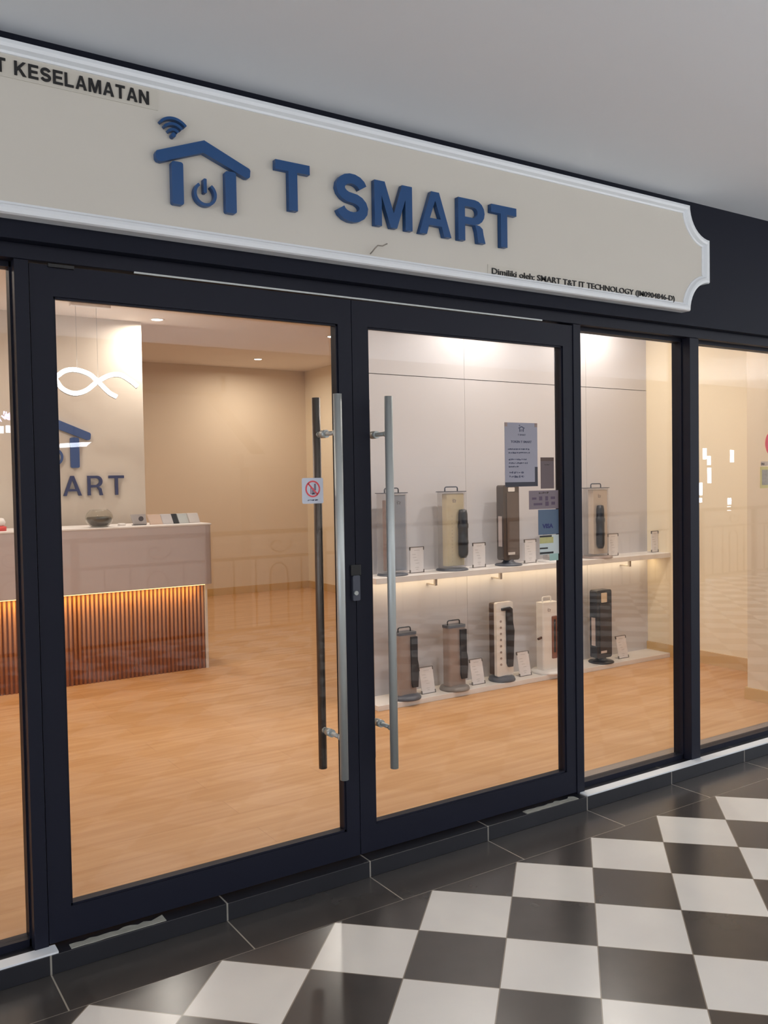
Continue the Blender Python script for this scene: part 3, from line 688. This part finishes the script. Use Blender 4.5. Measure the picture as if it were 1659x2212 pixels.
# lower shelf towers
def low(label, x, y, body, strip, basem, w, h, d=.08, r=.105):
    t = thing('tower_appliance', label, 'appliance', (x, y, Lz), G)
    B(lambda bm: lathe(bm, [(0, 0), (r, 0), (r*1.02, .008), (r*.95, .022), (r*.6, .032), (0, .036)], (0, 0, 0), 40), 'base', basem, t)
    B(lambda bm: vprism(bm, rrect(-w/2, w/2, -d/2, d/2, .018), .030, h-.006), 'body', body, t)
    B(lambda bm: vprism(bm, rrect(-w/2-.003, w/2+.003, -d/2-.003, d/2+.003, .018), h-.006, h+.012), 'cap', unit_dkgrey, t)
    handle(t, -w/2+.02, w/2-.025, h+.012, h+.042, unit_black)
    if strip: B(lambda bm: prism(bm, [(.020, .11), (.028, .075), (w/2-.003, .075), (w/2+.004, .16), (w/2+.004, .22), (w/2-.004, .26), (w/2-.004, h-.020), (.018, h-.020)], -d/2-.014, -d/2+.01), 'dark_window', unit_black, t)
    return t
low('taupe tower with dark window leftmost on the plinth, beside the door handle', 2.985, 1.935, unit_taupe, True, unit_dkgrey, .145, .435)
low('taupe tower with black handle second from the left on the plinth', 3.405, 1.940, unit_taupe, True, mat('warm_grey_base', rgb(128, 120, 116), .4), .150, .440)
t = thing('tower_appliance', 'white slab tower with a column of round buttons on the plinth', 'appliance', (3.845, 1.950, Lz), G)
B(lambda bm: lathe(bm, [(0, 0), (.096, 0), (.099, .008), (.090, .028), (.05, .040), (0, .042)], (0, 0, 0), 40), 'base', unit_dkgrey, t)
B(lambda bm: prism(bm, rrect(-.078, .078, .038, .572, .014), -.040, -.012), 'front_slab', mat('unit_white', rgb(232, 226, 220), .4), t)
B(lambda bm: prism(bm, rrect(-.078, .078, .045, .565, .012), -.012, .042), 'rear_body', mat('dark_brown_body', rgb(70, 48, 34), .5), t)
B(lambda bm: prism(bm, [(.010, .125), (.022, .10), (.062, .10), (.070, .20), (.074, .30), (.078, .36), (.066, .42), (.062, .52), (.040, .535), (-.034, .530), (-.034, .512), (.008, .510)], -.056, -.040), 'dark_window', unit_black, t)
for k in range(8): B(lambda bm: tube(bm, [(-.040, -.044, .435-k*.0445), (-.040, -.040, .435-k*.0445)], .0085, 14), 'button', unit_taupe, t)
t = thing('tower_appliance', 'white tower with copper window and side taps on the plinth', 'appliance', (4.300, 1.950, Lz), G)
uw = mat('unit_white', rgb(232, 226, 220), .4)
B(lambda bm: lathe(bm, [(0, 0), (.125, 0), (.127, .008), (.118, .020), (.06, .026), (0, .028)], (0, 0, 0), 40), 'base', mat('base_white', rgb(226, 222, 220), .4), t)
B(lambda bm: vprism(bm, rrect(-.082, .082, -.04, .04, .012), .024, .530), 'body', uw, t)
handle(t, -.05, .035, .530, .568, uw, r=.005)
B(lambda bm: prism(bm, rrect(.004, .054, .105, .425, .008), -.046, -.040), 'copper_window', mat('copper_window', rgb(136, 88, 70), .3, .3), t)
BX('window_core', unit_black, (.022, .040, -.048, -.045, .15, .40), parent=t)
B(lambda bm: tube(bm, [(-.115, -.02, .262), (-.08, -.02, .270)], .009, 12), 'tap', mat('dark_copper', rgb(92, 60, 44), .35, .4), t)
B(lambda bm: tube(bm, [(.08, -.045, .262), (.105, -.055, .262)], .010, 12), 'tap', mat('dark_copper', rgb(92, 60, 44), .35, .4), t)
logo(t, -.02, .475, .10, -.0412, .0014, unit_taupe, lambda o: o)

# acrylic price cards
def price_card(x, y, z, label, lean=0.0, w=.112, h=.175):
    t = thing('card_holder', label, 'card holder', (x, y, z), 'clear card holders on the display')
    f = lambda bm, x0, x1, z0, z1, y0, y1: [setattr(v, 'co', Vector((v.co.x, v.co.y+v.co.z*lean, v.co.z))) for v in box(bm, x0, x1, y0, y1, z0, z1)]
    B(lambda bm: f(bm, -w/2, w/2, .004, h, -.002, .002), 'card', mat('card_white', rgb(226, 220, 220), .4), t)
    def cl(bm):
        for sx in (-1, 1):
            for z0, z1 in ((.0, .022), (h-.020, h+.002)):
                f(bm, sx*w/2-.003, sx*w/2+.003, z0, z1, -.005, .004)
        f(bm, -w/2, w/2, h-.001, h+.003, -.004, .004); f(bm, -w/2, w/2, .0, .003, -.004, .004)
    B(cl, 'clip_frame', mat('clip_grey', rgb(106, 98, 94), .4), t)
    B(lambda bm: [f(bm, a, b, zz, zz+.003, -.0028, -.002) for a, b, zz in ((-.022, .022, h-.022), (-.038, -.010, h-.05), (-.032, -.004, h-.07), (-.022, .008, h-.09), (-.012, .018, h-.11), (-.015, .015, .035), (-.010, .010, .022))], 'print', mat('card_print', rgb(186, 180, 178), .5), t)
    BX('foot', acr, (-w/2, w/2, -.002, .045+.0, 0, .003), parent=t)
price_card(3.13, 1.985, U, 'clear card holder on the upper shelf beside the grey-fronted tower')
price_card(3.675, 1.985, U, 'clear card holder on the upper shelf between cream and bronze towers')
price_card(4.165, 1.985, U, 'clear card holder on the upper shelf left of the door stickers')
price_card(5.055, 1.985, U, 'clear card holder on the upper shelf behind the narrow window, beside the cream tower')
price_card(5.555, 1.985, U, 'clear card holder at the far right end of the upper shelf', w=.08)
price_card(3.185, 1.945, Lz, 'leaning clear card holder on the plinth between the two taupe towers', .20)
price_card(3.625, 1.945, Lz, 'leaning clear card holder on the plinth left of the button tower', .20)
price_card(4.070, 1.945, Lz, 'leaning clear card holder on the plinth right of the button tower', .20)
price_card(5.125, 1.945, Lz, 'leaning clear card holder on the plinth right of the black tower', .20)

# ================================================================== BEHIND THE PHOTOGRAPHER (seen mirrored in the glass)
rl = thing('railing', 'dark iron balcony railing with scrolls, mirrored in the shop glass', 'railing', (4, -5.1, 0))
def RP(o): o.location = Vector(o.location) - Vector(rl.location); return o
RP(BX('top_rail', K['rail'], (-4, 13.5, -5.13, -5.07, 1.04, 1.085), parent=rl)); RP(BX('middle_rail', K['rail'], (-4, 13.5, -5.115, -5.085, .79, .82), parent=rl)); RP(BX('bottom_rail', K['rail'], (-4, 13.5, -5.115, -5.085, .07, .10), parent=rl))
for k in range(13):
    x = -3.45+k*1.28
    RP(BX('post', K['rail'], (x-.03, x+.03, -5.13, -5.07, 0, 1.04), parent=rl))
    for dx in (.26, .50, 1.02):
        RP(B(lambda bm: (tube(bm, [(x+dx, -5.1, .10), (x+dx, -5.1, .79)], .009, 8), tube(bm, [(x+dx, -5.1, .38), (x+dx, -5.1, .43), (x+dx, -5.1, .48)], [.010, .024, .010], 8)), 'baluster', K['rail'], rl))
    cx = x+.76; q = [(cx-.10, -5.1, .10), (cx-.10, -5.1, .62)]+[(cx-.10*math.cos(a*PI/8), -5.1, .62+.12*math.sin(a*PI/8)) for a in range(9)]+[(cx+.10, -5.1, .10)]
    RP(B(lambda bm: tube(bm, q, .009, 8), 'arch_bar', K['rail'], rl))
    sc = [(cx+(.02+.011*a)*math.cos(a*.55), -5.1, .93+(.015+.0075*a)*math.sin(a*.55)) for a in range(13)]
    RP(B(lambda bm: tube(bm, sc, .008, 8), 'scroll', K['rail'], rl))
struct(BX('wall_opposite', K['facade'], (-12, 40, -16.3, -16, -5, 7)), 'cream wall across the atrium', 'wall')
struct(B(lambda bm: (box(bm, -12, 5.976, -12.3, -11.7, 3.20, 3.50), prism(bm, [(5.9, 3.50), (6.0, 3.50), (7.3, 2.10), (6.75, 2.10), (5.9, 3.08)], -12.3, -11.7), box(bm, 6.3, 12, -12.3, -11.7, 1.86, 2.10)), 'trim_10', K['facade']), 'cream gallery edge and stair soffit across the atrium', 'gallery edge')
struct(BX('trim_11', K['facade'], (6.45, 6.8, -12.2, -11.8, -5, 1.86)), 'cream column across the atrium', 'column')
struct(BX('floor', K['facade'], (-12, 40, -16, -12.3, -3.3, -3)), 'gallery floor across the atrium', 'floor')
cool = mat('cool_lit_panel', (1, 1, 1, 1), emit=(.82, .88, 1, 1), estr=22)
for i, (u, z, h) in enumerate(((19.80, 2.16, .30), (19.98, 1.98, .24), (19.99, 1.58, .42), (20.98, 2.10, .34), (19.62, 1.22, .34), (19.60, .92, .12), (20.86, .86, .18), (20.84, .66, .12), (19.40, .82, .08), (19.42, .52, .14))):
    o = BX('light_box', cool, (u-.055, u+.055, -11.90, -11.86, z-h/2, z+h/2)); tag(o, 'small lit panel across the atrium, mirrored in the right window', 'light box', 'lit panels across the atrium')
vio = mat('violet_lit', (1, 1, 1, 1), emit=(.66, .60, 1, 1), estr=26)
cl = thing('light_cluster', 'violet-white cluster lamp across the corridor, mirrored in the left window', 'lamp', (1.80, -8.86, 2.45))
random.seed(9)
for k in range(16):
    a = random.uniform(0, 2*PI); r = random.uniform(.0, .11); q = Vector((r*math.cos(a), random.uniform(-.05, .05), r*math.sin(a)*.8+.02)); dz = Vector((random.uniform(-.06, .06), 0, random.uniform(-.05, .05)))
    B(lambda bm: tube(bm, [q, q+dz], [.012, .004], 6), 'glass_drop', vio, cl)
BX('lit_base', cool, (-.10, -.03, -.02, .02, -.20, -.11), (.0, .10, -.02, .02, -.19, -.10), parent=cl)
BX('rod', K['rail'], (-.004, .004, -.004, .004, .10, 3.5), parent=cl)
tb = thing('tube_light', 'bundle of thin white light tubes, mirrored in the left door', 'lamp', (2.62, -8.86, 2.10))
for k in range(4): B(lambda bm: tube(bm, [(-.24+k*.02, 0, -.03+k*.016), (.16+k*.02, 0, -.005+k*.016)], .006, 6), 'tube', cool, tb)
BX('rod', K['rail'], (-.004, .004, -.004, .004, .03, 3.5), parent=tb)
